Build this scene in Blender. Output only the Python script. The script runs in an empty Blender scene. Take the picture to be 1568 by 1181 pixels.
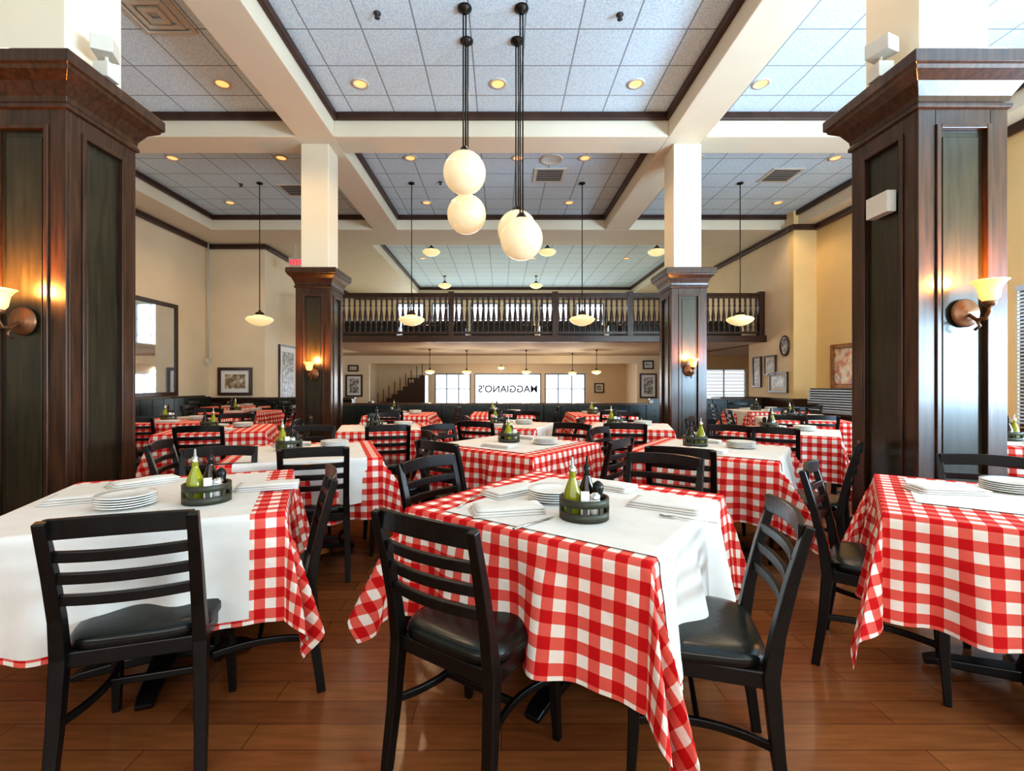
import bpy, math, random
from mathutils import Vector, Matrix
random.seed(4)
S=bpy.context.scene
COL=S.collection
pi=math.pi
# ---------------------------------------------------------------- materials
def new(name):
    m=bpy.data.materials.new(name); m.use_nodes=True
    nt=m.node_tree; b=nt.nodes['Principled BSDF']
    return m,nt,b
def M(name,col,rough=.5,metal=0,var=.12,scale=8,stretch=(1,1,1),bump=0,emis=None,es=0,trans=0,coat=0,spec=None):
    m,nt,b=new(name)
    tc=nt.nodes.new('ShaderNodeTexCoord'); mp=nt.nodes.new('ShaderNodeMapping'); mp.inputs['Scale'].default_value=stretch
    nz=nt.nodes.new('ShaderNodeTexNoise'); nz.inputs['Scale'].default_value=scale; nz.inputs['Detail'].default_value=4
    nt.links.new(tc.outputs['Object'],mp.inputs[0]); nt.links.new(mp.outputs[0],nz.inputs['Vector'])
    cr=nt.nodes.new('ShaderNodeValToRGB')
    cr.color_ramp.elements[0].position=.3; cr.color_ramp.elements[1].position=.7
    cr.color_ramp.elements[0].color=tuple(max(0,c*(1-var)) for c in col)+(1,)
    cr.color_ramp.elements[1].color=tuple(min(1,c*(1+var)) for c in col)+(1,)
    nt.links.new(nz.outputs['Fac'],cr.inputs[0]); nt.links.new(cr.outputs[0],b.inputs['Base Color'])
    b.inputs['Roughness'].default_value=rough; b.inputs['Metallic'].default_value=metal
    if coat: b.inputs['Coat Weight'].default_value=coat; b.inputs['Coat Roughness'].default_value=.12
    if trans: b.inputs['Transmission Weight'].default_value=trans
    if spec is not None: b.inputs['Specular IOR Level'].default_value=spec
    if emis: b.inputs['Emission Color'].default_value=(*emis,1); b.inputs['Emission Strength'].default_value=es
    if bump:
        bp=nt.nodes.new('ShaderNodeBump'); bp.inputs['Strength'].default_value=bump; bp.inputs['Distance'].default_value=.01
        nt.links.new(nz.outputs['Fac'],bp.inputs['Height']); nt.links.new(bp.outputs[0],b.inputs['Normal'])
    return m
def math_(nt,op,a,b=None,c=None):
    n=nt.nodes.new('ShaderNodeMath'); n.operation=op
    for i,v in enumerate((a,b,c)):
        if v is None: continue
        if isinstance(v,(int,float)): n.inputs[i].default_value=v
        else: nt.links.new(v,n.inputs[i])
    return n.outputs[0]
def ramp(nt,fac,els,interp='LINEAR'):
    cr=nt.nodes.new('ShaderNodeValToRGB'); cr.color_ramp.interpolation=interp
    e=cr.color_ramp.elements
    while len(e)<len(els): e.new(.5)
    for i,(p,c) in enumerate(els): e[i].position=p; e[i].color=(*c,1)
    nt.links.new(fac,cr.inputs[0]); return cr.outputs[0]
def gingham():
    m,nt,b=new('gingham_cloth')
    tc=nt.nodes.new('ShaderNodeTexCoord'); sp=nt.nodes.new('ShaderNodeSeparateXYZ'); nt.links.new(tc.outputs['UV'],sp.inputs[0])
    f=[]
    for k in (0,1):
        a=math_(nt,'DIVIDE',sp.outputs[k],.076); a=math_(nt,'FRACT',a); f.append(math_(nt,'LESS_THAN',a,.5))
    s=math_(nt,'ADD',f[0],f[1]); s=math_(nt,'DIVIDE',s,2)
    c=ramp(nt,s,[(0,(.80,.72,.64)),(.25,(.70,.12,.09)),(.75,(.52,.010,.012))],'CONSTANT')
    nt.links.new(c,b.inputs['Base Color']); b.inputs['Roughness'].default_value=.85
    b.inputs['Specular IOR Level'].default_value=.15
    nz=nt.nodes.new('ShaderNodeTexNoise'); nz.inputs['Scale'].default_value=7; nz.inputs['Detail'].default_value=3; nt.links.new(tc.outputs['Object'],nz.inputs['Vector'])
    bp=nt.nodes.new('ShaderNodeBump'); bp.inputs['Strength'].default_value=.5; bp.inputs['Distance'].default_value=.03
    nt.links.new(nz.outputs['Fac'],bp.inputs['Height']); nt.links.new(bp.outputs[0],b.inputs['Normal'])
    return m
def tile_mat():
    m,nt,b=new('acoustic_tile')
    tc=nt.nodes.new('ShaderNodeTexCoord'); sp=nt.nodes.new('ShaderNodeSeparateXYZ'); nt.links.new(tc.outputs['Object'],sp.inputs[0])
    r=[]
    for k,ph in ((0,.345+.61*40),(1,-5.89+.61*40)):
        a=math_(nt,'ADD',sp.outputs[k],ph); a=math_(nt,'DIVIDE',a,.61); a=math_(nt,'FRACT',a); a=math_(nt,'SUBTRACT',a,.5); a=math_(nt,'ABSOLUTE',a)
        r.append(math_(nt,'GREATER_THAN',a,.486))
    g=math_(nt,'MAXIMUM',r[0],r[1])
    nz=nt.nodes.new('ShaderNodeTexNoise'); nz.inputs['Scale'].default_value=45; nz.inputs['Detail'].default_value=5
    nt.links.new(tc.outputs['Object'],nz.inputs['Vector'])
    c=ramp(nt,nz.outputs['Fac'],[(.38,(.58,.74,.86)),(.58,(.76,.90,.98))])
    mx=nt.nodes.new('ShaderNodeMix'); mx.data_type='RGBA'; nt.links.new(g,mx.inputs[0]); nt.links.new(c,mx.inputs[6]); mx.inputs[7].default_value=(.27,.33,.38,1)
    nt.links.new(mx.outputs[2],b.inputs['Base Color']); b.inputs['Roughness'].default_value=.9
    return m
def floor_mat():
    m,nt,b=new('wood_plank_floor')
    tc=nt.nodes.new('ShaderNodeTexCoord')
    br=nt.nodes.new('ShaderNodeTexBrick'); nt.links.new(tc.outputs['Object'],br.inputs['Vector'])
    br.inputs['Scale'].default_value=1; br.inputs['Brick Width'].default_value=.9; br.inputs['Row Height'].default_value=.125
    br.inputs['Mortar Size'].default_value=.002; br.inputs['Mortar Smooth'].default_value=.3; br.offset=.37
    br.inputs['Color1'].default_value=(.31,.112,.036,1); br.inputs['Color2'].default_value=(.235,.078,.025,1); br.inputs['Mortar'].default_value=(.10,.035,.016,1)
    mp=nt.nodes.new('ShaderNodeMapping'); mp.inputs['Scale'].default_value=(1.5,14,1); nt.links.new(tc.outputs['Object'],mp.inputs[0])
    nz=nt.nodes.new('ShaderNodeTexNoise'); nz.inputs['Scale'].default_value=3; nz.inputs['Detail'].default_value=6; nt.links.new(mp.outputs[0],nz.inputs['Vector'])
    g=ramp(nt,nz.outputs['Fac'],[(.3,(.75,.73,.7)),(.7,(1.0,1.0,1.0))])
    mx=nt.nodes.new('ShaderNodeMix'); mx.data_type='RGBA'; mx.blend_type='MULTIPLY'; mx.inputs[0].default_value=1
    nt.links.new(br.outputs['Color'],mx.inputs[6]); nt.links.new(g,mx.inputs[7]); nt.links.new(mx.outputs[2],b.inputs['Base Color'])
    b.inputs['Roughness'].default_value=.18
    return m
def art_mat(name,cols,sc):
    m,nt,b=new(name)
    tc=nt.nodes.new('ShaderNodeTexCoord'); nz=nt.nodes.new('ShaderNodeTexNoise'); nz.inputs['Scale'].default_value=sc; nz.inputs['Detail'].default_value=3
    nt.links.new(tc.outputs['Object'],nz.inputs['Vector'])
    n=len(cols); c=ramp(nt,nz.outputs['Fac'],[(.3+.4*i/(n-1),cc) for i,cc in enumerate(cols)])
    nt.links.new(c,b.inputs['Base Color']); b.inputs['Roughness'].default_value=.3
    return m
GING=gingham(); TILE=tile_mat(); FLOOR=floor_mat()
CREAM=M('cream_paint',(.86,.71,.50),.7,var=.03,scale=2)
YELLOW=M('warm_yellow_paint',(.86,.64,.32),.7,var=.03,scale=2)
BEAM=M('beam_paint',(.82,.74,.58),.65,var=.02,scale=2)
WOOD=M('dark_mahogany',(.052,.021,.010),.33,var=.5,scale=3,stretch=(14,14,1),coat=.2)
TRIM=M('brown_trim',(.06,.026,.016),.4,var=.3,scale=4)
PANEL=M('dark_green_panel',(.028,.023,.012),.3,var=.4,scale=3,stretch=(10,10,1),coat=.25)
BLACK=M('black_lacquer',(.006,.005,.0045),.30,var=.3,scale=20,spec=.35)
VINYL=M('black_vinyl',(.009,.011,.009),.25,var=.2,scale=30,bump=.1,spec=.45)
WHITE=M('white_linen',(.70,.66,.61),.85,var=.04,scale=9,bump=.35,spec=.2)
GREENV=M('green_leather',(.013,.022,.020),.28,var=.3,scale=12)
GLOBE=M('opal_glass',(.72,.61,.42),.2,var=.02,emis=(1,.78,.44),es=.36)
BOWL=M('opal_bowl_glass',(.78,.70,.45),.3,var=.02,emis=(1,.76,.35),es=.62)
AMBER=M('amber_shade_glass',(1,.7,.35),.35,var=.1,emis=(1,.42,.10),es=1.3)
BULB=M('lamp_glow',(1,.5,.25),.5,emis=(1,.34,.11),es=1.6,var=.01)
BRONZE=M('dark_bronze',(.03,.022,.016),.4,metal=.7,var=.3)
BRASS=M('aged_brass',(.22,.10,.045),.35,metal=.5,var=.3)
WMET=M('white_metal',(.66,.63,.55),.4,var=.03)
GREY=M('vent_dark',(.05,.05,.055),.6,var=.1)
PORC=M('porcelain',(.82,.80,.75),.15,var=.02)
STEEL=M('steel',(.6,.6,.6),.2,metal=1,var=.05)
OIL=M('olive_oil_glass',(.36,.36,.02),.06,var=.1,trans=.35)
VIN=M('vinegar_glass',(.02,.01,.008),.08,var=.1)
PAPER=M('white_packets',(.85,.83,.78),.7,var=.03)
CADG=M('caddy_wood',(.035,.035,.02),.45,var=.3)
MIRROR=M('mirror_glass',(.80,.84,.88),.04,metal=1,var=.02)
EXITR=M('exit_red',(.8,.03,.05),.4,emis=(1,.05,.08),es=1.2,var=.01)
BLIND=M('blind_slats',(.55,.66,.78),.5,var=.03)
GOLD=M('gilt_frame',(.28,.12,.04),.4,metal=.3,var=.3)
ART=[art_mat('sepia_photo',[(.05,.03,.02),(.4,.28,.17),(.8,.7,.55)],9),art_mat('bw_photo',[(.03,.03,.03),(.35,.35,.33),(.8,.8,.76)],10),art_mat('colour_print',[(.1,.1,.25),(.6,.2,.1),(.8,.7,.5),(.2,.35,.5)],6)]
# ---------------------------------------------------------------- mesh builder
class B:
    def __init__(s): s.v=[];s.f=[];s.m=[];s.sm=[];s.mats=[];s.uv={}
    def mi(s,mat):
        if mat not in s.mats: s.mats.append(mat)
        return s.mats.index(mat)
    def face(s,idx,mat,smooth=False): s.f.append(tuple(idx)); s.m.append(s.mi(mat)); s.sm.append(smooth)
    def box(s,x0,x1,y0,y1,z0,z1,mat,rot=0,piv=None):
        b=len(s.v)
        for z in (z0,z1):
            for x,y in ((x0,y0),(x1,y0),(x1,y1),(x0,y1)):
                if rot:
                    px,py=piv if piv else ((x0+x1)/2,(y0+y1)/2)
                    dx,dy=x-px,y-py; x,y=px+dx*math.cos(rot)-dy*math.sin(rot),py+dx*math.sin(rot)+dy*math.cos(rot)
                s.v.append((x,y,z))
        for q in ((0,3,2,1),(4,5,6,7),(0,1,5,4),(1,2,6,5),(2,3,7,6),(3,0,4,7)): s.face([b+i for i in q],mat)
    def lathe(s,prof,c,mat,n=24,axis='z',sq=False,smooth=True):
        b=len(s.v); cx,cy,cz=c
        for r,h in prof:
            for k in range(n):
                a=2*pi*k/n+(pi/4 if sq else 0); rr=r*(math.sqrt(2) if sq else 1)
                p,q=rr*math.cos(a),rr*math.sin(a)
                if axis=='z': s.v.append((cx+p,cy+q,cz+h))
                elif axis=='y': s.v.append((cx+p,cy-h,cz+q))
                else: s.v.append((cx+h,cy+p,cz+q))
        for i in range(len(prof)-1):
            for k in range(n):
                k2=(k+1)%n
                s.face([b+i*n+k,b+i*n+k2,b+(i+1)*n+k2,b+(i+1)*n+k],mat,smooth and not sq)
    def tube(s,path,rx,ry,mat,n=4,ref=(0,0,1),closed=False):
        b=len(s.v); P=[Vector(p) for p in path]; N=len(P); ref=Vector(ref)
        for i,p in enumerate(P):
            if closed: t=P[(i+1)%N]-P[i-1]
            else: t=P[min(i+1,N-1)]-P[max(i-1,0)]
            t.normalize(); sd=t.cross(ref)
            if sd.length<1e-4: sd=t.cross(Vector((1,0,0)))
            sd.normalize(); up=sd.cross(t)
            for k in range(n):
                a=2*pi*k/n+(pi/4 if n==4 else 0); g=math.sqrt(2) if n==4 else 1
                ax=rx[i] if isinstance(rx,(list,tuple)) else rx; ay=ry[i] if isinstance(ry,(list,tuple)) else ry
                s.v.append(tuple(p+sd*(math.cos(a)*ax*g)+up*(math.sin(a)*ay*g)))
        R=N if closed else N-1
        for i in range(R):
            j=(i+1)%N
            for k in range(n):
                k2=(k+1)%n; s.face([b+i*n+k,b+i*n+k2,b+j*n+k2,b+j*n+k],mat,n>4)
        if not closed:
            s.face([b+k for k in range(n)][::-1],mat); s.face([b+(N-1)*n+k for k in range(n)],mat)
    def obj(s,name,loc=(0,0,0),rz=0,bevel=0):
        me=bpy.data.meshes.new(name); me.from_pydata(s.v,[],s.f)
        for mm in s.mats: me.materials.append(mm)
        me.polygons.foreach_set('material_index',s.m); me.polygons.foreach_set('use_smooth',s.sm)
        me.validate(); me.update()
        o=bpy.data.objects.new(name,me); COL.objects.link(o); o.location=loc; o.rotation_euler=(0,0,rz)
        if bevel:
            md=o.modifiers.new('bevel','BEVEL'); md.width=bevel; md.segments=2; md.limit_method='ANGLE'; md.angle_limit=.7
        return o
def inst(src,name,loc,rz=0,sc=None):
    o=bpy.data.objects.new(name,src.data); COL.objects.link(o); o.location=loc; o.rotation_euler=(0,0,rz)
    for md in src.modifiers:
        n=o.modifiers.new(md.name,md.type)
        if md.type=='BEVEL': n.width=md.width; n.segments=md.segments; n.limit_method=md.limit_method; n.angle_limit=md.angle_limit
    if sc: o.scale=sc
    return o
class Multi:
    """first call uses the built object, later calls link the mesh"""
    def __init__(s,o,name): s.o=o; s.name=name; s.used=False
    def at(s,loc,rz=0):
        if not s.used: s.used=True; s.o.location=loc; s.o.rotation_euler=(0,0,rz); return s.o
        return inst(s.o,s.name,loc,rz)
def boxo(name,*a,mat,bevel=0):
    b=B(); b.box(*a,mat); return b.obj(name,bevel=bevel)
# ---------------------------------------------------------------- room shell
CZ=5.24; BZ=4.90
boxo('floor',-9,11,-3.2,26,-.12,0,mat=FLOOR)
boxo('ceiling',-8,8,-3.2,19.9,CZ,CZ+.1,mat=TILE)
boxo('wall_left',-7.85,-7.7,-3.2,12.55,0,CZ,mat=CREAM)
boxo('wall_left_return',-7.7,-6.23,12.4,12.55,0,CZ,mat=CREAM)
boxo('wall_left_far',-6.38,-6.23,12.55,24.2,0,CZ,mat=CREAM)
b=B()
wy=[(-2.2,.6),(1.2,3.6),(4.2,6.62)]; wz0,wz1=.65,2.6
b.box(7.27,7.42,-3.2,10.99,0,wz0,YELLOW); b.box(7.27,7.42,-3.2,10.99,wz1,CZ,YELLOW)
e=-3.2
for y0,y1 in wy: b.box(7.27,7.42,e,y0,wz0,wz1,YELLOW); e=y1
b.box(7.27,7.42,e,10.99,wz0,wz1,YELLOW)
b.obj('wall_right')
boxo('wall_right_return',6.74,7.27,10.84,10.99,0,CZ,mat=YELLOW)
boxo('wall_right_far',6.74,6.89,10.99,12.8,0,CZ,mat=CREAM)
boxo('wall_right_upper',6.74,6.89,12.8,19.75,2.3,CZ,mat=CREAM)
b=B(); b.box(6.89,10,12.65,12.8,0,2.3,CREAM); b.box(10,10.15,12.65,18.15,0,2.3,CREAM); b.obj('wall_right_alcove')
b=B(); b.box(-7.7,7.27,-3.2,-3.05,0,.9,CREAM); b.box(-7.7,7.27,-3.2,-3.05,3.1,CZ,CREAM)
for x0,x1 in ((-7.7,-4.5),(-1.9,-1.5),(1.5,1.9),(4.5,7.27)): b.box(x0,x1,-3.2,-3.05,.9,3.1,CREAM)
b.obj('wall_front')
b=B()
b.box(-6.23,-5.05,18,18.15,0,2.3,CREAM); b.box(-5.05,5.2,18,18.15,2.0,2.3,CREAM); b.box(5.2,7.7,18,18.15,0,2.3,CREAM)
b.box(7.7,9.4,18,18.15,0,.1,CREAM); b.box(7.7,9.4,18,18.15,1.8,2.3,CREAM); b.box(9.4,10.1,18,18.15,0,2.3,CREAM)
b.obj('wall_middle')
WX0,WX1=-3.4,4.3
b=B(); 
b.box(-6.23,WX0,24,24.15,0,2.3,CREAM); b.box(WX1,6.3,24,24.15,0,2.3,CREAM)
b.box(WX0,WX1,24,24.15,0,.15,CREAM); b.box(WX0,WX1,24,24.15,1.74,2.3,CREAM)
b.box(6.3,6.45,18.15,24.15,0,2.3,CREAM)
b.obj('wall_back')
b=B(); UX=[(-4.4,-3.2),(-2.9,-1.6),(-1.3,-.1),(.15,1.35),(1.6,2.8),(3.1,4.3)]
UZ0,UZ1=2.6,4.6
b.box(-6.3,6.89,19.6,19.75,2.45,UZ0,CREAM); b.box(-6.3,6.89,19.6,19.75,UZ1,CZ,CREAM)
e=-6.3
for x0,x1 in UX: b.box(e,x0,19.6,19.75,UZ0,UZ1,CREAM); e=x1
b.box(e,6.89,19.6,19.75,UZ0,UZ1,CREAM); b.obj('wall_mezzanine')
b=B(); b.box(-4.8,6.74,12,24.1,2.3,2.44,BEAM); b.box(-6.23,-4.8,16,24.1,2.3,2.44,BEAM); b.box(6.74,10.1,12.8,18.1,2.3,2.44,BEAM)
b.obj('mezzanine_floor')
boxo('trim_mezzanine_edge',-4.8,6.74,11.93,12.0,2.3,2.47,mat=WOOD,bevel=.01)
def beams():
    b=B()
    for x0,x1 in ((-3.03,-2.47),(2.47,3.03)): b.box(x0,x1,-3.05,11.17,BZ,CZ,BEAM)
    b.box(-7.7,-6.86,-3.05,11.17,BZ,CZ,BEAM); b.box(6.85,7.27,-3.05,10.84,BZ,CZ,BEAM)
    for y0,y1 in ((2.7,3.2),(6.94,7.45)):
        for x0,x1 in ((-6.86,-3.03),(-2.47,2.47),(3.03,6.85)): b.box(x0,x1,y0,y1,BZ,CZ,BEAM)
    b.box(-7.7,6.74,11.17,12.4,BZ,CZ,BEAM)
    b.box(-6.23,-3.4,12.4,19.6,BZ,CZ,BEAM); b.box(5.4,6.74,12.4,19.6,BZ,CZ,BEAM)
    b.obj('ceiling_beams',bevel=.012)
beams()
b=B(); th=.06; tz=5.13
cof=[(-2.47,2.47,3.2,6.94),(-6.86,-3.03,3.2,6.94),(3.03,6.85,3.2,6.94),(-2.47,2.47,7.45,11.17),(-6.86,-3.03,7.45,11.17),(3.03,6.85,7.45,11.17),(-3.4,5.4,12.4,19.6)]
for x0,x1,y0,y1 in cof:
    b.box(x0,x0+th,y0,y1,tz,CZ,TRIM); b.box(x1-th,x1,y0,y1,tz,CZ,TRIM); b.box(x0+th,x1-th,y0,y0+th,tz,CZ,TRIM); b.box(x0+th,x1-th,y1-th,y1,tz,CZ,TRIM)
b.obj('trim_coffers',bevel=.012)
b=B()
b.box(-7.7,-7.6,-3,12.4,4.78,4.9,TRIM); b.box(-7.6,-6.16,12.3,12.4,4.78,4.9,TRIM); b.box(-6.23,-6.13,12.4,19.6,4.78,4.9,TRIM)
b.box(7.17,7.27,-3,10.84,4.78,4.9,TRIM); b.box(6.66,7.17,10.74,10.84,4.78,4.9,TRIM); b.box(6.64,6.74,10.84,19.6,4.78,4.9,TRIM)
b.box(-6.13,6.64,19.5,19.6,4.72,4.9,TRIM)
b.obj('trim_crown',bevel=.02)
b=B()
b.box(-7.7,-7.66,-3,12.4,0,.82,WOOD); b.box(-7.7,-7.62,-3,12.4,.82,.88,WOOD)
b.box(-7.62,-6.23,12.36,12.4,0,.82,WOOD); b.box(-7.62,-6.19,12.32,12.4,.82,.88,WOOD); b.box(-6.23,-6.19,12.4,18,0,.85,WOOD)
b.box(7.23,7.27,-3,10.84,0,.64,WOOD); b.box(6.7,7.23,10.8,10.84,0,.9,WOOD); b.box(6.7,6.74,10.84,12.8,0,.9,WOOD)
b.obj('trim_wainscot',bevel=.008)
def window(name,c,w,h,nx,nz,ax='x',frame=WMET,t=.05):
    b=B(); hw,hh=w/2,h/2
    b.box(-hw,-hw+t,-.05,.05,-hh,hh,frame); b.box(hw-t,hw,-.05,.05,-hh,hh,frame)
    b.box(-hw+t,hw-t,-.05,.05,hh-t,hh,frame); b.box(-hw+t,hw-t,-.05,.05,-hh,-hh+t,frame)
    for i in range(1,nx): x=-hw+w*i/nx; b.box(x-t*.4,x+t*.4,-.03,.03,-hh+t,hh-t,frame)
    for i in range(1,nz): z=-hh+h*i/nz; b.box(-hw+t,hw-t,-.02,.02,z-t*.3,z+t*.3,frame)
    return b.obj(name,c,0 if ax=='x' else pi/2)
for i,(y0,y1) in enumerate(wy): window('window_%d'%(i+1),(7.35,(y0+y1)/2,(wz0+wz1)/2),y1-y0,wz1-wz0,2,2,'y',WOOD,.07)
for i,(x,ww) in enumerate(((-3.2,2.6),(0,3.0),(3.2,2.6))): window('window_%d'%(i+4),(x,-3.12,2.0),ww,2.2,3,2)
k=7
FRM=M('window_frame_paint',(.25,.30,.36),.5,var=.1)
WW=((WX0,-1.55),(-1.38,2.05),(2.22,WX1))
for x0,x1 in WW:
    window('window_%d'%k,((x0+x1)/2,24.07,.945),x1-x0,1.59,3 if x1-x0<2.5 else 1,2 if x1-x0<2.5 else 1,frame=FRM,t=.07); k+=1
boxo('trim_window_post_a',-1.55,-1.38,24,24.15,.15,1.74,mat=CREAM); boxo('trim_window_post_b',2.05,2.22,24,24.15,.15,1.74,mat=CREAM)
window('window_10',(8.55,18.07,.95),1.7,1.7,2,2); k=11
for x0,x1 in UX: window('window_%d'%k,((x0+x1)/2,19.67,(UZ0+UZ1)/2),x1-x0,UZ1-UZ0,2,3,frame=FRM,t=.06); k+=1
b=B()
z=wz0+.05
while z<wz1-.05: b.box(7.2,7.24,4.25,6.58,z,z+.022,BLIND); z+=.05
b.box(7.19,7.25,4.25,6.58,wz1-.05,wz1+.02,BLIND); b.obj('window_blind')
b=B(); z=.15
while z<1.75: b.box(7.75,9.35,17.93,17.97,z,z+.025,BLIND); z+=.06
b.obj('window_blind')
# ---------------------------------------------------------------- columns
def column(x,y,w,capz,capp):
    b=B(); h=w/2; ct=capz-.27
    b.box(x-h,x+h,y-h,y+h,0,ct,PANEL)
    b.lathe([(h+.05,0),(h+.05,.22),(h+.03,.25),(h+.03,.28),(h+.01,.3)],(x,y,0),WOOD,n=4,sq=True)
    st=.085; t=.022
    for (dx,dy) in ((0,-1),(0,1),(-1,0),(1,0)):
        def fb(u0,u1,z0,z1,d0,d1,mat):
            if dx==0: 
                ya,yb=sorted((y+dy*(h+d0),y+dy*(h+d1))); b.box(x+u0,x+u1,ya,yb,z0,z1,mat)
            else:
                xa,xb=sorted((x+dx*(h+d0),x+dx*(h+d1))); b.box(xa,xb,y+u0,y+u1,z0,z1,mat)
        e=t if dx==0 else 0
        fb(-h-e,-h+st,.3,ct,0,t,WOOD); fb(h-st,h+e,.3,ct,0,t,WOOD)
        fb(-h+st,h-st,.3,.42,0,t,WOOD); fb(-h+st,h-st,ct-.12,ct,0,t,WOOD)
        a=h-st-.0; mw=.028
        z0,z1=.42,ct-.12
        fb(-a,-a+mw,z0,z1,0,t+.012,WOOD); fb(a-mw,a,z0,z1,0,t+.012,WOOD); fb(-a+mw,a-mw,z0,z0+mw,0,t+.012,WOOD); fb(-a+mw,a-mw,z1-mw,z1,0,t+.012,WOOD)
        q=a-mw-.03
        fb(-q,q,z0+.07,z1-.07,0,.008,PANEL)
    p=capp
    b.lathe([(h+.02,ct-.03),(h+.04,ct-.02),(h+.04,ct+.0),(h+.03,ct+.02),(h+.035,ct+.05),(h+p*.5,ct+.12),(h+p*.85,ct+.16),(h+p*.9,ct+.18),(h+p,ct+.19),(h+p,capz-.01),(h+p-.01,capz),(h-.1,capz)],(x,y,0),WOOD,n=4,sq=True)
    o=b.obj('paneled_column',bevel=.005)
    c=B(); g=h-.035; c.box(x-g,x+g,y-g,y+g,capz-.01,BZ,BEAM); u=c.obj('upper_shaft',bevel=.01); u.parent=o
    return o
column(2.86,3.19,.51,3.26,.15); column(-2.97,3.19,.51,3.26,.15)
column(2.83,7.35,.49,2.99,.13); column(-2.83,7.35,.49,2.99,.13)
# ---------------------------------------------------------------- railing
b=B(); yr=12.08
b.box(-4.8,6.74,yr-.05,yr+.05,3.44,3.52,WOOD); b.box(-4.8,6.74,yr-.07,yr+.07,3.52,3.56,WOOD); b.box(-4.8,6.74,yr-.04,yr+.04,2.52,2.58,WOOD)
n=84
prof=[(.024,2.58),(.028,2.66),(.044,2.7),(.022,2.74),(.042,2.84),(.048,2.95),(.030,3.1),(.020,3.2),(.038,3.24),(.022,3.28),(.028,3.34),(.028,3.44)]
for i in range(n):
    x=-4.72+11.4*i/(n-1); b.lathe(prof,(x,yr,0),WOOD,n=8)
for x in (-4.75,-1.28,1.38,3.3,6.66): b.box(x-.07,x+.07,yr-.075,yr+.075,2.44,3.6,WOOD)
b.obj('balcony_railing')
b=B()
for i in range(6):
    x0=-4.5+i*1.85; b.box(x0,x0+1.7,13.0,13.12,2.44,2.98,WOOD); b.box(x0+.06,x0+1.64,12.93,13.0,2.80,2.94,GREENV); b.box(x0,x0+1.7,12.6,13.0,2.44,2.82,GREENV)
b.obj('balcony_booth',bevel=.02)
# ---------------------------------------------------------------- chair
def build_chair():
    b=B()
    yb=lambda z:-.19-(z-.45)*.2
    for sx in (-1,1):
        P=[(sx*.20,-.235,0),(sx*.195,-.208,.2),(sx*.19,-.19,.42),(sx*.188,yb(.55),.55),(sx*.19,yb(.7)-.003,.7),(sx*.193,yb(.86)-.015,.865)]
        b.tube(P,[.016,.019,.021,.019,.018,.016],[.016,.018,.022,.018,.016,.013],BLACK,4,ref=(0,1,0))
        b.tube([(sx*.20,.2,0),(sx*.193,.19,.2),(sx*.188,.185,.43)],[.013,.017,.021],[.013,.017,.021],BLACK,4,ref=(0,1,0))
        b.tube([(sx*.186,-.18,.41),(sx*.186,.18,.41)],.012,.025,BLACK,4)
    def slat(z,hh,bow,w=.182,arch=0):
        P=[]
        for i in range(13):
            t=-1+2*i/12; P.append((t*w,yb(z)-bow*(1-t*t),z+arch*(1-t*t)))
        b.tube(P,.009,hh,BLACK,4)
    slat(.838,.031,.028,.192,.008)
    for z in (.752,.682,.612): slat(z,.017,.026,.184)
    b.tube([(-.186,-.185,.41),(.186,-.185,.41)],.012,.025,BLACK,4); b.tube([(-.186,.185,.41),(.186,.185,.41)],.012,.025,BLACK,4)
    # bowed stretchers: each side sweeps in towards the middle, joined to the four legs
    for sx in (-1,1):
        P=[]
        for i in range(13):
            t=-1+2*i/12; P.append((sx*(.192-.05*(1-t*t)),t*.195-.004,.22))
        b.tube(P,.008,.013,BLACK,4)
    b.tube([(-.142,0,.22),(.142,0,.22)],.008,.013,BLACK,4)
    def lay(sc,z):
        i0=len(b.v)
        for i in range(32):
            a=2*pi*i/32; x=math.copysign(abs(math.cos(a))**.45,math.cos(a))*.208*sc; y=math.copysign(abs(math.sin(a))**.45,math.sin(a))*.203*sc
            b.v.append((x*(1+.05*y/.2),y+.005,z))
        return i0
    L=[(.9,.43),(1,.435,),(1,.45),(1.0,.462),(.95,.474),(.8,.481),(.4,.484),(.02,.485)]
    ids=[lay(*l) for l in L]
    for q in range(len(ids)-1):
        for i in range(32): b.face([ids[q]+i,ids[q]+(i+1)%32,ids[q+1]+(i+1)%32,ids[q+1]+i],BLACK if q<2 else VINYL,True)
    b.face([ids[0]+i for i in range(32)][::-1],BLACK)
    return b.obj('dining_chair',bevel=.004)
CH=Multi(build_chair(),'dining_chair')
placed=[]
def chair(bx,by,fx,fy,z=0,off=.22):
    l=math.hypot(fx,fy); fx/=l; fy/=l
    placed.append((bx+fx*off,by+fy*off))
    return CH.at((bx+fx*off,by+fy*off,z),math.atan2(-fx,fy))
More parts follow.
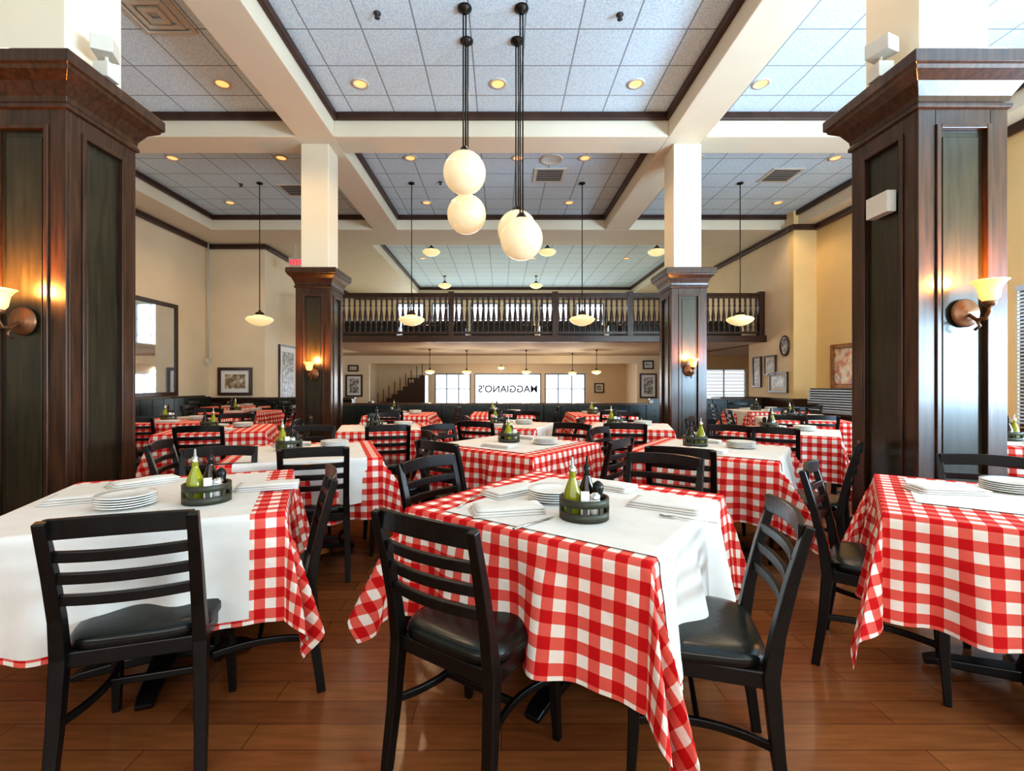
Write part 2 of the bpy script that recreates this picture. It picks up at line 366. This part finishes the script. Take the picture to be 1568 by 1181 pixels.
# ---------------------------------------------------------------- cloths
TH=.762
def drape(s,t,off=0,h=.5,seed=0):
    ds=max(0,abs(s)-h); dt=max(0,abs(t)-h); ss=1 if s>0 else -1; st=1 if t>0 else -1
    cs=max(-h,min(h,s)); ct=max(-h,min(h,t))
    if ds==0 and dt==0: return (s,t,TH+off)
    if ds>0 and dt==0 or dt>0 and ds==0:
        r=ds+dt; u=ct if ds>0 else cs; k=seed+(ss if ds>0 else 2*st)
        win=max(0,1-(abs(u)/h)**4)
        fl=.09+win*(.085*math.sin(u*2*pi/.36+k*1.7)+.05*math.sin(u*2*pi/.21+k*2.9))
        o=fl*r*min(1,r/.12)+off+.006*min(1,r/.01); z=TH-r*.985+off
        return (cs+ss*o,u,z) if ds>0 else (u,ct+st*o,z)
    r=math.hypot(ds,dt); ph=math.atan2(dt,ds); w=math.sin(2*ph)**2
    k=seed+ss+3*st
    fl=.09+w*(.24+.07*math.sin(k*2.3))+.13*math.sin(7*ph+k)*w+.07*math.sin(13*ph)*w
    o=fl*r*min(1,r/.12)+off+.006; sw=.20*math.sin(k*1.3+1)*w*r
    return (cs+ss*(math.cos(ph)*o-math.sin(ph)*sw),ct+st*(math.sin(ph)*o+math.cos(ph)*sw),TH-r*math.sqrt(max(.2,1-fl*fl))+off)
def axis(a,b,h=.5,step=.02):
    pts={round(a,4),round(b,4)}
    for e in (-h,h):
        if a<e<b: pts.add(e)
    n=int((b-a)/step)
    for i in range(n+1):
        x=a+(b-a)*i/n
        if all(abs(x-p)>.006 for p in pts): pts.add(round(x,4))
    return sorted(pts)
def cloth(name,s0,s1,t0,t1,mat,off=0,seed=0,thick=0):
    A=axis(s0,s1); T=axis(t0,t1); v=[];uv=[]
    for t in T:
        for s in A: v.append(drape(s,t,off,seed=seed)); uv.append((s+5,t+5))
    n=len(A); f=[(j*n+i,j*n+i+1,(j+1)*n+i+1,(j+1)*n+i) for j in range(len(T)-1) for i in range(n-1)]
    me=bpy.data.meshes.new(name); me.from_pydata(v,[],f); me.materials.append(mat)
    l=me.uv_layers.new(name='UVMap')
    for lp in me.loops: l.data[lp.index].uv=uv[lp.vertex_index]
    me.polygons.foreach_set('use_smooth',[True]*len(f)); me.update()
    o=bpy.data.objects.new(name,me); COL.objects.link(o); return o
OV=.41
clA=Multi(cloth('checkered_tablecloth',-.5-OV,.5+OV,-.5-OV,.5+OV,GING,seed=1),'checkered_tablecloth')
clB=Multi(cloth('checkered_tablecloth',-.5-OV,.5+OV,-.5-OV,.5+OV,GING,seed=5),'checkered_tablecloth')
ovC=Multi(cloth('white_overlay_cloth',-.33,.88,-.45,.36,WHITE,.004,seed=1),'white_overlay_cloth')
ovL=Multi(cloth('white_overlay_cloth',-.49,.38,-.89,.42,WHITE,.004,seed=1),'white_overlay_cloth')
ovR=Multi(cloth('white_overlay_cloth',-.38,.86,-.22,.42,WHITE,.004,seed=5),'white_overlay_cloth')
ovS=Multi(cloth('white_overlay_cloth',-.36,.80,-.40,.40,WHITE,.004,seed=5),'white_overlay_cloth')
b=B()
b.box(-.49,.49,-.49,.49,.715,.755,BLACK); b.lathe([(.2,.69),(.2,.715)],(0,0,0),BLACK,4,sq=True)
b.lathe([(.06,.05),(.05,.1),(.038,.14),(.038,.66),(.07,.7)],(0,0,0),BLACK,16)
for a in (0,pi/2):
    c,s_=math.cos(a),math.sin(a)
    b.tube([(-.34*c,-.34*s_,.02),(-.3*c,-.3*s_,.035),(0,0,.07),(.3*c,.3*s_,.035),(.34*c,.34*s_,.02)],[.03,.035,.045,.035,.03],[.012,.016,.025,.016,.012],BLACK,4)
TB=Multi(b.obj('dining_table',bevel=.006),'dining_table')
tabs=[]
def table(x,y,deg,ov=None,orot=0,cl=clA):
    r=math.radians(deg); TB.at((x,y,0),r); cl.at((x,y,0),r); tabs.append((x,y))
    if ov: ov.at((x,y,0),r+orot)
def loc(x,y,deg,s,t):
    r=math.radians(deg); return (x+s*math.cos(r)-t*math.sin(r),y+s*math.sin(r)+t*math.cos(r))
# ---------------------------------------------------------------- table items
def caddy():
    b=B(); R=.088
    b.lathe([(0,.004),(R,.004),(R,0),(R+.004,0),(R+.004,.03),(R-.004,.03),(R-.004,.008),(0,.008)],(0,0,0),CADG,28)
    b.lathe([(R-.004,.052),(R+.004,.052),(R+.004,.078),(R-.004,.078),(R-.004,.052)],(0,0,0),CADG,28)
    for i in range(9):
        a=2*pi*i/9; b.box(R*math.cos(a)-.009,R*math.cos(a)+.009,R*math.sin(a)-.004,R*math.sin(a)+.004,.03,.052,CADG,rot=a+pi/2)
    def bottle(x,y,m,h=1):
        b.lathe([(0,.01),(.03,.01),(.034,.02),(.034,.075*h),(.03,.1*h),(.014,.145*h),(.011,.165*h),(.013,.168*h),(.013,.178*h)],(x,y,0),m,20)
        b.lathe([(.0135,.172*h),(.0135,.19*h),(.006,.195*h),(.004,.225*h),(.002,.226*h)],(x,y,0),BLACK if m==VIN else STEEL,12)
    bottle(-.04,-.02,OIL); bottle(.005,.045,VIN,.98)
    b.lathe([(0,.01),(.02,.01),(.022,.06),(.018,.09),(.021,.11),(.018,.125),(.006,.135),(0,.137)],(.05,.012,0),BLACK,16)
    b.lathe([(0,.01),(.019,.01),(.02,.07),(.017,.08)],(.045,-.035,0),PORC,16); b.lathe([(.018,.078),(.018,.095),(.01,.102),(0,.103)],(.045,-.035,0),STEEL,16)
    b.box(-.005,.025,-.06,-.04,.01,.105,PAPER,rot=.2); b.box(.0,.03,-.035,-.02,.01,.09,PAPER,rot=-.1)
    return b.obj('condiment_caddy')
CD=Multi(caddy(),'condiment_caddy')
b=B(); 
for i in range(5):
    z=i*.0095; b.lathe([(0,z+.002),(.05,z+.002),(.06,z),(.085,z+.006),(.105,z+.011),(.104,z+.014),(.08,z+.01),(.055,z+.006),(0,z+.006)],(0,0,0),PORC,32)
PL=Multi(b.obj('plate_stack'),'plate_stack')
def napkin():
    b=B(); lay=[]
    for li,(w,d,z) in enumerate(((.28,.14,.0),(.275,.135,.009),(.265,.125,.018))):
        i0=len(b.v); nx,ny=10,5
        for top in (0,1):
            for j in range(ny+1):
                for i in range(nx+1):
                    x=-w/2+w*i/nx+li*.004; y=-d/2+d*j/ny
                    ed=1-max(abs(2*i/nx-1)**6,abs(2*j/ny-1)**6)
                    b.v.append((x,y,z+(.009*(.35+.65*ed)+.002*math.sin(i*.9+li)*ed if top else 0.0)))
        st=(nx+1)*(ny+1)
        for j in range(ny):
            for i in range(nx):
                a=i0+j*(nx+1)+i; b.face([a+st,a+st+1,a+st+nx+2,a+st+nx+1],WHITE,True); b.face([a,a+nx+1,a+nx+2,a+1],WHITE)
        per=[i for i in range(nx+1)]+[nx+(nx+1)*j for j in range(1,ny+1)]+[ny*(nx+1)+i for i in range(nx-1,-1,-1)]+[(nx+1)*j for j in range(ny-1,0,-1)]
        for q in range(len(per)): a,c=i0+per[q],i0+per[(q+1)%len(per)]; b.face([a,c,c+st,a+st],WHITE,True)
    return b.obj('folded_napkin')
NP=Multi(napkin(),'folded_napkin')
b=B(); b.tube([(0,-.1,.003),(0,-.02,.005),(0,.03,.006)],[.006,.004,.003],[.0015]*3,STEEL,6)
b.tube([(0,.03,.006),(0,.045,.006),(0,.06,.005)],[.003,.011,.012],[.0012]*3,STEEL,6)
for x in (-.009,-.003,.003,.009): b.tube([(x,.058,.005),(x,.08,.003),(x,.098,.006)],.0016,.001,STEEL,4)
FK=Multi(b.obj('fork'),'fork')
b=B(); b.tube([(0,-.11,.004),(0,-.03,.005),(0,0,.004),(.001,.06,.003),(.0,.11,.003)],[.007,.006,.005,.009,.002],[.003,.003,.002,.001,.001],STEEL,6)
KN=Multi(b.obj('butter_knife'),'butter_knife')
ZT=.7675
# ---- foreground tables
tc=(.31,2.02,-36); table(*tc,ovC)
tl=(-1.5,2.12,22); table(*tl,ovL)
tr=(2.185,1.93,-37); table(*tr,ovR,0,clB)
CD.at((.31,1.76,ZT),-.3); PL.at((.22,2.02,ZT)); 
NP.at((.02,1.84,ZT),math.radians(12)); NP.at((.66,1.90,ZT),math.radians(-32)); NP.at((.05,2.15,ZT),math.radians(40)); NP.at((.50,2.27,ZT),math.radians(-40))
FK.at((-.14,1.98,ZT),math.radians(-20)); KN.at((.12,1.68,ZT),math.radians(-45)); FK.at((.68,1.72,ZT),math.radians(60))
CD.at((-1.25,2.00,ZT),.4); PL.at((-1.53,1.92,ZT)); NP.at((-1.12,2.25,ZT),math.radians(20)); NP.at((-1.78,2.02,ZT),math.radians(25)); NP.at((-1.78,2.34,ZT),.9); KN.at((-1.42,2.25,ZT),1.1)
PL.at((2.36,2.18,ZT)); NP.at((2.05,2.17,ZT),math.radians(-10)); CD.at((2.65,1.95,ZT)); NP.at((2.25,1.70,TH+.006),math.radians(50))
r3=math.radians
chair(-.20,1.44,.56,.83); chair(.86,1.53,-.93,.28); chair(-.34,2.46,.81,-.59); chair(.87,2.56,-.55,-.83)
chair(-1.17,1.48,-.3,.95); chair(-.83,2.12,-.93,-.38); chair(-1.72,2.86,.37,-.93)
chair(1.56,2.27,.77,-.64); chair(2.62,2.52,-.5,-.86)
chair(-1.17,2.95,-.3,.95)
# ---- banquettes
blocked=[]
def banq(name,L,loc_,rz,h=.98):
    b=B(); n=max(2,int(L/.32)); 
    b.box(-L/2,L/2,-.28,.3,0,.32,WOOD)
    b.box(-L/2,L/2,.3,.4,0,h-.04,GREENV); b.box(-L/2-.02,L/2+.02,.29,.42,h-.04,h,WOOD)
    for i in range(n):
        x0=-L/2+L*i/n+.004; x1=-L/2+L*(i+1)/n-.004; b.box(x0,x1,.14,.3,.42,h-.03,GREENV)
        for zz in (.5,.62,.74): b.lathe([(.014,0),(.012,.006),(0,.009)],((x0+x1)/2,.14,zz),GREENV,8,axis='y')
    b.box(-L/2,L/2,-.3,.28,.32,.46,GREENV)
    x,y=loc_[:2]
    if rz==0: blocked.append((x-L/2,x+L/2,y-.3,y+.42))
    else: blocked.append((x-.42,x+.3,y-L/2,y+L/2))
    return b.obj(name,loc_,rz,bevel=.02)
banq('banquette',6.2,(0,8.85,0),0,.87)
banq('banquette',6.0,(-7.2,8.9,0),pi/2,.95)
banq('banquette',2.4,(-4.9,11.5,0),0,.9)
banq('banquette',2.4,(4.7,10.7,0),0,.9)
for cx,cy in ((2.86,3.19),(-2.97,3.19),(2.83,7.35),(-2.83,7.35)): blocked.append((cx-.32,cx+.32,cy-.32,cy+.32))
# ---- further tables
far=[(-1.45,3.5,20,1,clB),(.13,3.9,-38,1,clA),(1.62,3.65,-35,1,clB),(2.95,4.95,-35,1,clA),(-1.3,5.3,15,1,clA),(.05,5.7,-20,1,clB),(1.45,5.5,-15,1,clA),
     (-4.35,6.3,8,0,clA),(-4.6,8.3,0,0,clB),(-3.1,5.2,20,0,clB),(4.2,6.6,-20,1,clB),(-1.62,7.65,0,0,clB),(.02,7.75,0,0,clA),(1.62,7.65,0,0,clB),(-4.5,4.3,20,1,clA),(4.5,4.0,-30,1,clA),(4.8,8.6,0,1,clB),(-5.7,10.1,0,0,clA),(-3.7,10.1,0,0,clA)]
for (x,y,d,o,c) in far: tabs.append((x,y))
for i,(x,y,d,o,c) in enumerate(far):
    table(x,y,d,ovS if o else None,(pi if i%3==1 else -pi/2 if i==0 else 0),c)
    z=ZT if o else TH+.002
    CD.at((*loc(x,y,d,-.12,.05),z),i); PL.at((*loc(x,y,d,.2,.12),z)); NP.at((*loc(x,y,d,.02,-.26),z),r3(d)); NP.at((*loc(x,y,d,-.12,.32),z),r3(d))
    for sx,sy in [(0,-1),(1,0),(-1,0),(0,1)]:
        if 11<=i<=13 and sy==1: continue
        px,py=loc(x,y,d,sx*.86,sy*.86); qx,qy=loc(0,0,d,-sx,-sy)
        cx,cy=px+qx*.22,py+qy*.22
        if any(a-.26<cx<b_+.26 and c_-.26<cy<d_+.26 for a,b_,c_,d_ in blocked): continue
        if any(math.hypot(cx-a,cy-b_)<.55 for a,b_ in placed): continue
        if any(math.hypot(cx-a,cy-b_)<.62 for a,b_ in tabs): continue
        chair(px,py,qx+random.uniform(-.1,.1),qy+random.uniform(-.1,.1))
# ---------------------------------------------------------------- lamps
def light(kind,name,loc_,energy,col,parent=None,size=.05,spot=None,rot=None,size_y=None):
    d=bpy.data.lights.new(name,kind); d.energy=energy; d.color=col
    if kind=='AREA':
        d.shape='RECTANGLE'; d.size=size; d.size_y=size_y or size
    else: d.shadow_soft_size=size
    if spot: d.spot_size=spot; d.spot_blend=.6
    o=bpy.data.objects.new(name,d); COL.objects.link(o); o.location=loc_
    if rot: o.rotation_euler=rot
    if parent: o.parent=parent; o.location=Vector(loc_)-parent.location
    return o
def globe(x,y,z):
    b=B(); R=.225; h=CZ-z
    b.lathe([(0,h),(.075,h),(.075,h-.02),(.03,h-.05),(.012,h-.07)],(0,0,0),BRONZE,16)
    for dx in (-.014,.014): b.tube([(dx,0,h-.04),(dx,0,R+.03)],.008,.008,BRONZE,8)
    b.lathe([(0,R+.05),(.03,R+.05),(.05,R+.02),(.07,R-.012)],(0,0,0),BRONZE,16)
    b.lathe([(max(.001,R*math.sin(pi*i/20)),-R*math.cos(pi*i/20)) for i in range(21)],(0,0,0),GLOBE,36)
    return b.obj('globe_pendant_light',(x,y,z))
for p in ((-.387,4.98,3.49),(-.40,5.455,3.22),(.215,4.98,2.79),(.185,5.455,3.04)): globe(*p)
def bowlp(x,y,z,top,sc=1,name='bowl_pendant_light'):
    b=B(); h=top-z; s=sc
    b.lathe([(0,h),(.06*s,h),(.06*s,h-.02),(.012,h-.04)],(0,0,0),BRONZE,16)
    b.tube([(0,0,h-.02),(0,0,.14*s)],.009,.009,BRONZE,8)
    b.lathe([(.0,.17*s),(.02*s,.17*s),(.03*s,.14*s),(.07*s,.12*s),(.085*s,.09*s),(.085*s,.07*s)],(0,0,0),BRONZE,20)
    b.lathe([(.08*s,.075*s),(.12*s,.05*s),(.21*s,.03*s),(.25*s,.0),(.255*s,-.02*s),(.235*s,-.05*s),(.17*s,-.1*s),(.09*s,-.13*s),(.02*s,-.145*s),(.001,-.145*s)],(0,0,0),BOWL,32)
    return b.obj(name,(x,y,z))
for x in (-4.8,-1.78,1.61,4.75): bowlp(x,9.35,2.54,CZ)
for x,y in ((-1.93,13),(1.28,13),(4.3,13),(1.3,17.5),(-2.1,17.5)): bowlp(x,y,4.9,CZ,.95)
for x,y in ((-2.2,14.5),(-1.1,15),(.8,15),(3.0,14.8),(2.5,16.5)):
    o=bowlp(x,y,1.62,2.3,.6); light('POINT','pendant_bulb',(x,y,1.42),26,(1,.85,.6),o,.08)
o=bowlp(0,21,1.95,2.3,.6); light('POINT','pendant_bulb',(0,21,1.75),60,(1,.9,.7),o,.12)
dl=[(-3.70,6.24),(-1.87,6.24),(-.04,6.24),(1.79,6.24),(3.45,6.24),(-5.8,8.3),(-3.88,8.3),(-1.6,8.3),(.3,8.3),(1.48,8.3),(3.46,8.3),(5.9,8.3),(-5.97,10.36),(-1.64,10.36),(1.5,10.36),(6.1,10.36),(-1.87,4.1),(1.79,4.1),(-5.0,4.2),(5.0,4.2)]
b=B(); b.lathe([(.115,0),(.115,-.012),(.085,-.014),(.078,-.004)],(0,0,0),WMET,24); b.lathe([(.079,-.005),(.001,-.005)],(0,0,0),BULB,24)
DL=Multi(b.obj('recessed_downlight'),'recessed_downlight')
for x,y in dl:
    o=DL.at((x,y,CZ)); light('SPOT','downlight_bulb',(x,y,CZ-.04),66,(1,.70,.40),o,.07,spot=2.3)
for x,y in ((-2.5,15),(1,15),(4,15)):
    o=DL.at((x,y,CZ)); light('SPOT','downlight_bulb',(x,y,CZ-.04),80,(1,.80,.55),o,.07,spot=2.6)
def sconce(x,y,z):
    b=B()
    b.lathe([(0,.03),(.02,.03),(.03,.022),(.05,.024),(.055,.016),(.075,.018),(.085,.008),(.088,0)],(0,0,-.05),BRASS,28,axis='y')
    b.tube([(0,-.02,-.06),(0,-.07,-.10),(0,-.12,-.10),(0,-.145,-.06),(0,-.145,-.01)],.011,.011,BRASS,8,ref=(1,0,0))
    b.tube([(0,-.07,-.10),(0,-.09,-.14),(0,-.06,-.16)],.008,.008,BRASS,8,ref=(1,0,0))
    b.lathe([(.0,-.03),(.02,-.03),(.035,-.01),(.03,.0)],(0,-.145,0),BRASS,16)
    b.lathe([(.03,0),(.045,.02),(.05,.05),(.055,.08),(.075,.11),(.088,.12),(.085,.122),(.07,.11),(.05,.08),(.044,.05),(.038,.02),(.001,.005)],(0,-.145,0),AMBER,24)
    o=b.obj('wall_sconce',(x,y,z)); light('POINT','sconce_bulb',(x,y-.145,z+.16),34,(1,.42,.10),o,.04); return o
sconce(2.87,2.91,1.75); sconce(-2.96,2.91,1.70); sconce(-2.83,7.08,1.45); sconce(2.83,7.08,1.5)
b=B()
b.box(-.3,.3,-.3,.3,-.015,0,WMET)
for i in range(6): b.box(-.24,.24,-.24+i*.08,-.20+i*.08,-.022,-.015,GREY)
VT=Multi(b.obj('ceiling_vent'),'ceiling_vent')
for x,y in ((.92,9.0),(5.34,9.0),(-4.2,9.7),(.6,13.6)): VT.at((x,y,CZ))
b=B()
for k in range(3): r=.29-.09*k; b.lathe([(r,0),(r,-.02-.01*k),(r-.04,-.03-.01*k),(r-.05,-.01)],(0,0,0),WMET,4,sq=True)
b.obj('ceiling_diffuser',(-3.72,5.05,CZ))
b=B(); b.lathe([(.2,0),(.2,-.02),(.17,-.022),(.16,-.01),(.001,-.01)],(0,0,0),WMET,32); b.obj('ceiling_speaker',(.9,8.35,CZ))
b=B(); b.lathe([(.04,0),(.04,-.01),(.015,-.015),(.015,-.05),(.03,-.055),(.001,-.058)],(0,0,0),GREY,12); SPK=Multi(b.obj('sprinkler_head'),'sprinkler_head')
for x,y in ((-1.33,5.05),(1.28,5.07),(-5.2,9.4),(3.2,9.8),(-.6,9.9),(-1.2,9.3)): SPK.at((x,y,CZ))
b=B(); b.box(-.09,.09,-.03,.03,-.07,.07,WMET); b.box(-.07,.07,-.034,-.03,-.02,.05,PAPER); b.obj('thermostat_box',(2.55,3.16,2.46),pi/2,bevel=.008)
for x in (2.5,-2.6):
    b=B(); b.box(-.05,.05,-.05,.05,0,.1,WMET); b.tube([(0,0,.1),(0,.0,.16)],.012,.012,WMET,8); b.box(-.06,.06,-.08,.06,.15,.25,WMET,rot=.4); b.obj('motion_sensor',(x,3.1,3.262),bevel=.008)
# ---------------------------------------------------------------- wall art
def picture(name,c,w,h,rz,frame=WOOD,art=0,fw=.045,mat_=True,oval=False):
    # sits a few millimetres proud of its wall
    c=(c[0]+.006*math.sin(rz),c[1]-.006*math.cos(rz),c[2])
    b=B(); hw,hh=w/2,h/2
    if oval:
        def el(r,y): 
            i0=len(b.v)
            for k in range(32): a=2*pi*k/32; b.v.append((hw*r*math.cos(a),y,hh*r*math.sin(a)))
            return i0
        rs=[el(1,0),el(1,-.03),el(.9,-.045),el(.76,-.02)]
        for q in range(3):
            for k in range(32): b.face([rs[q]+k,rs[q]+(k+1)%32,rs[q+1]+(k+1)%32,rs[q+1]+k],frame,True)
        b.face([rs[3]+k for k in range(32)],ART[art])
        return b.obj(name,c,rz)
    b.box(-hw,-hw+fw,-.045,0,-hh,hh,frame); b.box(hw-fw,hw,-.045,0,-hh,hh,frame)
    b.box(-hw+fw,hw-fw,-.045,0,hh-fw,hh,frame); b.box(-hw+fw,hw-fw,-.045,0,-hh,-hh+fw,frame)
    if mat_:
        b.box(-hw+fw,hw-fw,-.02,0,-hh+fw,hh-fw,PAPER); q=min(w,h)*.14
        b.box(-hw+fw+q,hw-fw-q,-.024,-.02,-hh+fw+q,hh-fw-q,ART[art])
    else: b.box(-hw+fw,hw-fw,-.02,0,-hh+fw,hh-fw,art if not isinstance(art,int) else ART[art])
    return b.obj(name,c,rz,bevel=.006)
picture('wall_mirror',(-7.7,10.1,2.03),2.1,2.15,pi/2,WOOD,MIRROR,.09,False)
picture('framed_photograph',(-7.0,12.4,1.3),.9,.74,0,WOOD,0,.08)
picture('framed_photograph',(-6.23,13.7,1.5),1.1,1.7,pi/2,WOOD,1)
picture('framed_painting',(7.27,9.85,1.62),.95,.95,-pi/2,GOLD,2,.09,False)
picture('oval_framed_portrait',(6.74,11.15,2.14),.36,.5,-pi/2,WOOD,1,oval=True)
picture('framed_photograph',(6.74,11.75,1.7),.5,.5,-pi/2,WOOD,1)
picture('framed_photograph',(6.74,11.4,1.28),.75,.5,-pi/2,WOOD,1)
picture('framed_photograph',(6.74,12.35,1.55),.4,.8,-pi/2,WOOD,1)
for x,z,w,h,a in ((-5.62,1.15,.65,.85,1),(-5.65,1.82,.4,.25,0),(5.62,1.15,.65,.95,1),(5.62,1.95,.42,.34,1)): picture('framed_photograph',(x,18,z),w,h,0,WOOD,a,.06)
for x,z,w,h,a in ((-4.4,1.1,.7,.8,2),(5.0,1.0,.5,.5,1)): picture('framed_photograph',(x,24,z),w,h,0,WOOD,a,.06)
cu=bpy.data.curves.new('window_lettering','FONT'); cu.body="MAGGIANO'S"; cu.size=.5; cu.extrude=.005; cu.offset=.008; cu.align_x='CENTER'; cu.materials.append(GREY)
o=bpy.data.objects.new('window_lettering',cu); COL.objects.link(o); o.location=(.35,24.05,.78); o.rotation_euler=(pi/2,0,pi)
b=B(); b.box(-.17,.17,-.03,.03,-.12,.12,WMET); 
for i,x in enumerate((-.12,-.04,.04,.12)): b.box(x-.025,x+.025,-.036,-.03,-.07,.07,EXITR)
b.box(-.01,.01,-.01,.01,.12,.5,WMET); b.obj('exit_sign',(-5.35,12.25,4.4))
b=B(); b.box(-.9,.9,-.2,.2,0,.62,WOOD); b.box(-.93,.93,-.23,.23,.62,.66,WOOD)
b.box(-.85,.85,-.15,.15,.66,.70,BLIND)
for i in range(9): b.box(-.85,.85,-.17,.15,.70+i*.05,.725+i*.05,BLIND); b.box(-.83,.83,-.13,.13,.725+i*.05,.75+i*.05,GREY)
b.obj('louvered_cabinet',(6.75,9.1,0),-pi/2+.15)
b=B(); b.box(-.5,.5,-.25,.25,.08,.85,WOOD); b.box(-.54,.54,-.28,.28,.85,.9,WOOD)
for x in (-.25,.25): b.box(x-.22,x+.22,-.265,-.25,.15,.8,PANEL); b.lathe([(.015,0),(.02,.02),(0,.03)],(x+.15*(1 if x<0 else -1),-.265,.5),BRASS,10,axis='y')
for x in (-.46,.46):
    for y in (-.2,.2): b.box(x-.03,x+.03,y-.03,y+.03,0,.08,WOOD)
SB=b.obj('sideboard',(6.1,12.2,0),0,bevel=.006)
b=B()
for i in range(9): b.box(-5.0+i*.26,-4.74+i*.26,22,23,0,.18*(i+1),WOOD)
for i in range(9): b.box(-4.88+i*.26,-4.85+i*.26,21.97,22.0,.18*(i+1),.18*(i+1)+.6,BLACK)
b.obj('staircase',(-.9,0,0))
b=B(); b.tube([(0,0,0),(0,0,3)],.02,.02,WMET,8); b.box(-.05,.05,-.05,.05,-.1,.02,WMET); b.obj('wall_conduit',(-7.6,12.2,1.78+.1))
# ---------------------------------------------------------------- daylight and front fill
COOL=(.80,.90,1.0)
for nme,lc,en,cc,sx,sy,dr in (('fill_front',(0,-3.0,2.0),95,(1,.94,.88),8.8,2.1,(0,1,.2)),  # first lamp is an added fill behind the camera; the others are window daylight
    ('daylight_side',(7.5,1.9,1.62),2050,(.54,.78,1.0),8.8,1.9,(-1,.3,1.1)),
    ('daylight_mezzanine',(.0,20.0,3.5),130,COOL,9,2.2,(0,-1,-.1)),
    ('daylight_back',(.45,24.4,.95),220,COOL,8.0,1.8,(0,-1,0))):
    o=light('AREA',nme,lc,en,cc,size=sx,size_y=sy); o.rotation_euler=Vector(dr).to_track_quat('-Z','Y').to_euler()
w=bpy.data.worlds.new('World'); S.world=w; w.use_nodes=True
bg=w.node_tree.nodes['Background']; bg.inputs[0].default_value=(.80,.89,1,1); bg.inputs[1].default_value=2.2
# ---------------------------------------------------------------- camera
cd=bpy.data.cameras.new('Camera'); cam=bpy.data.objects.new('Camera',cd); COL.objects.link(cam); S.camera=cam
cd.sensor_fit='HORIZONTAL'; cd.sensor_width=36; cd.lens=36*735/1600; cd.shift_x=.0106; cd.shift_y=-.0028
cam.location=(0,0,1.27); cam.rotation_euler=(pi/2,0,0); cd.clip_start=.05
S.view_settings.view_transform='Standard'; S.view_settings.exposure=0
try: S.view_settings.look='Medium High Contrast'
except Exception as ex: print('look',ex)
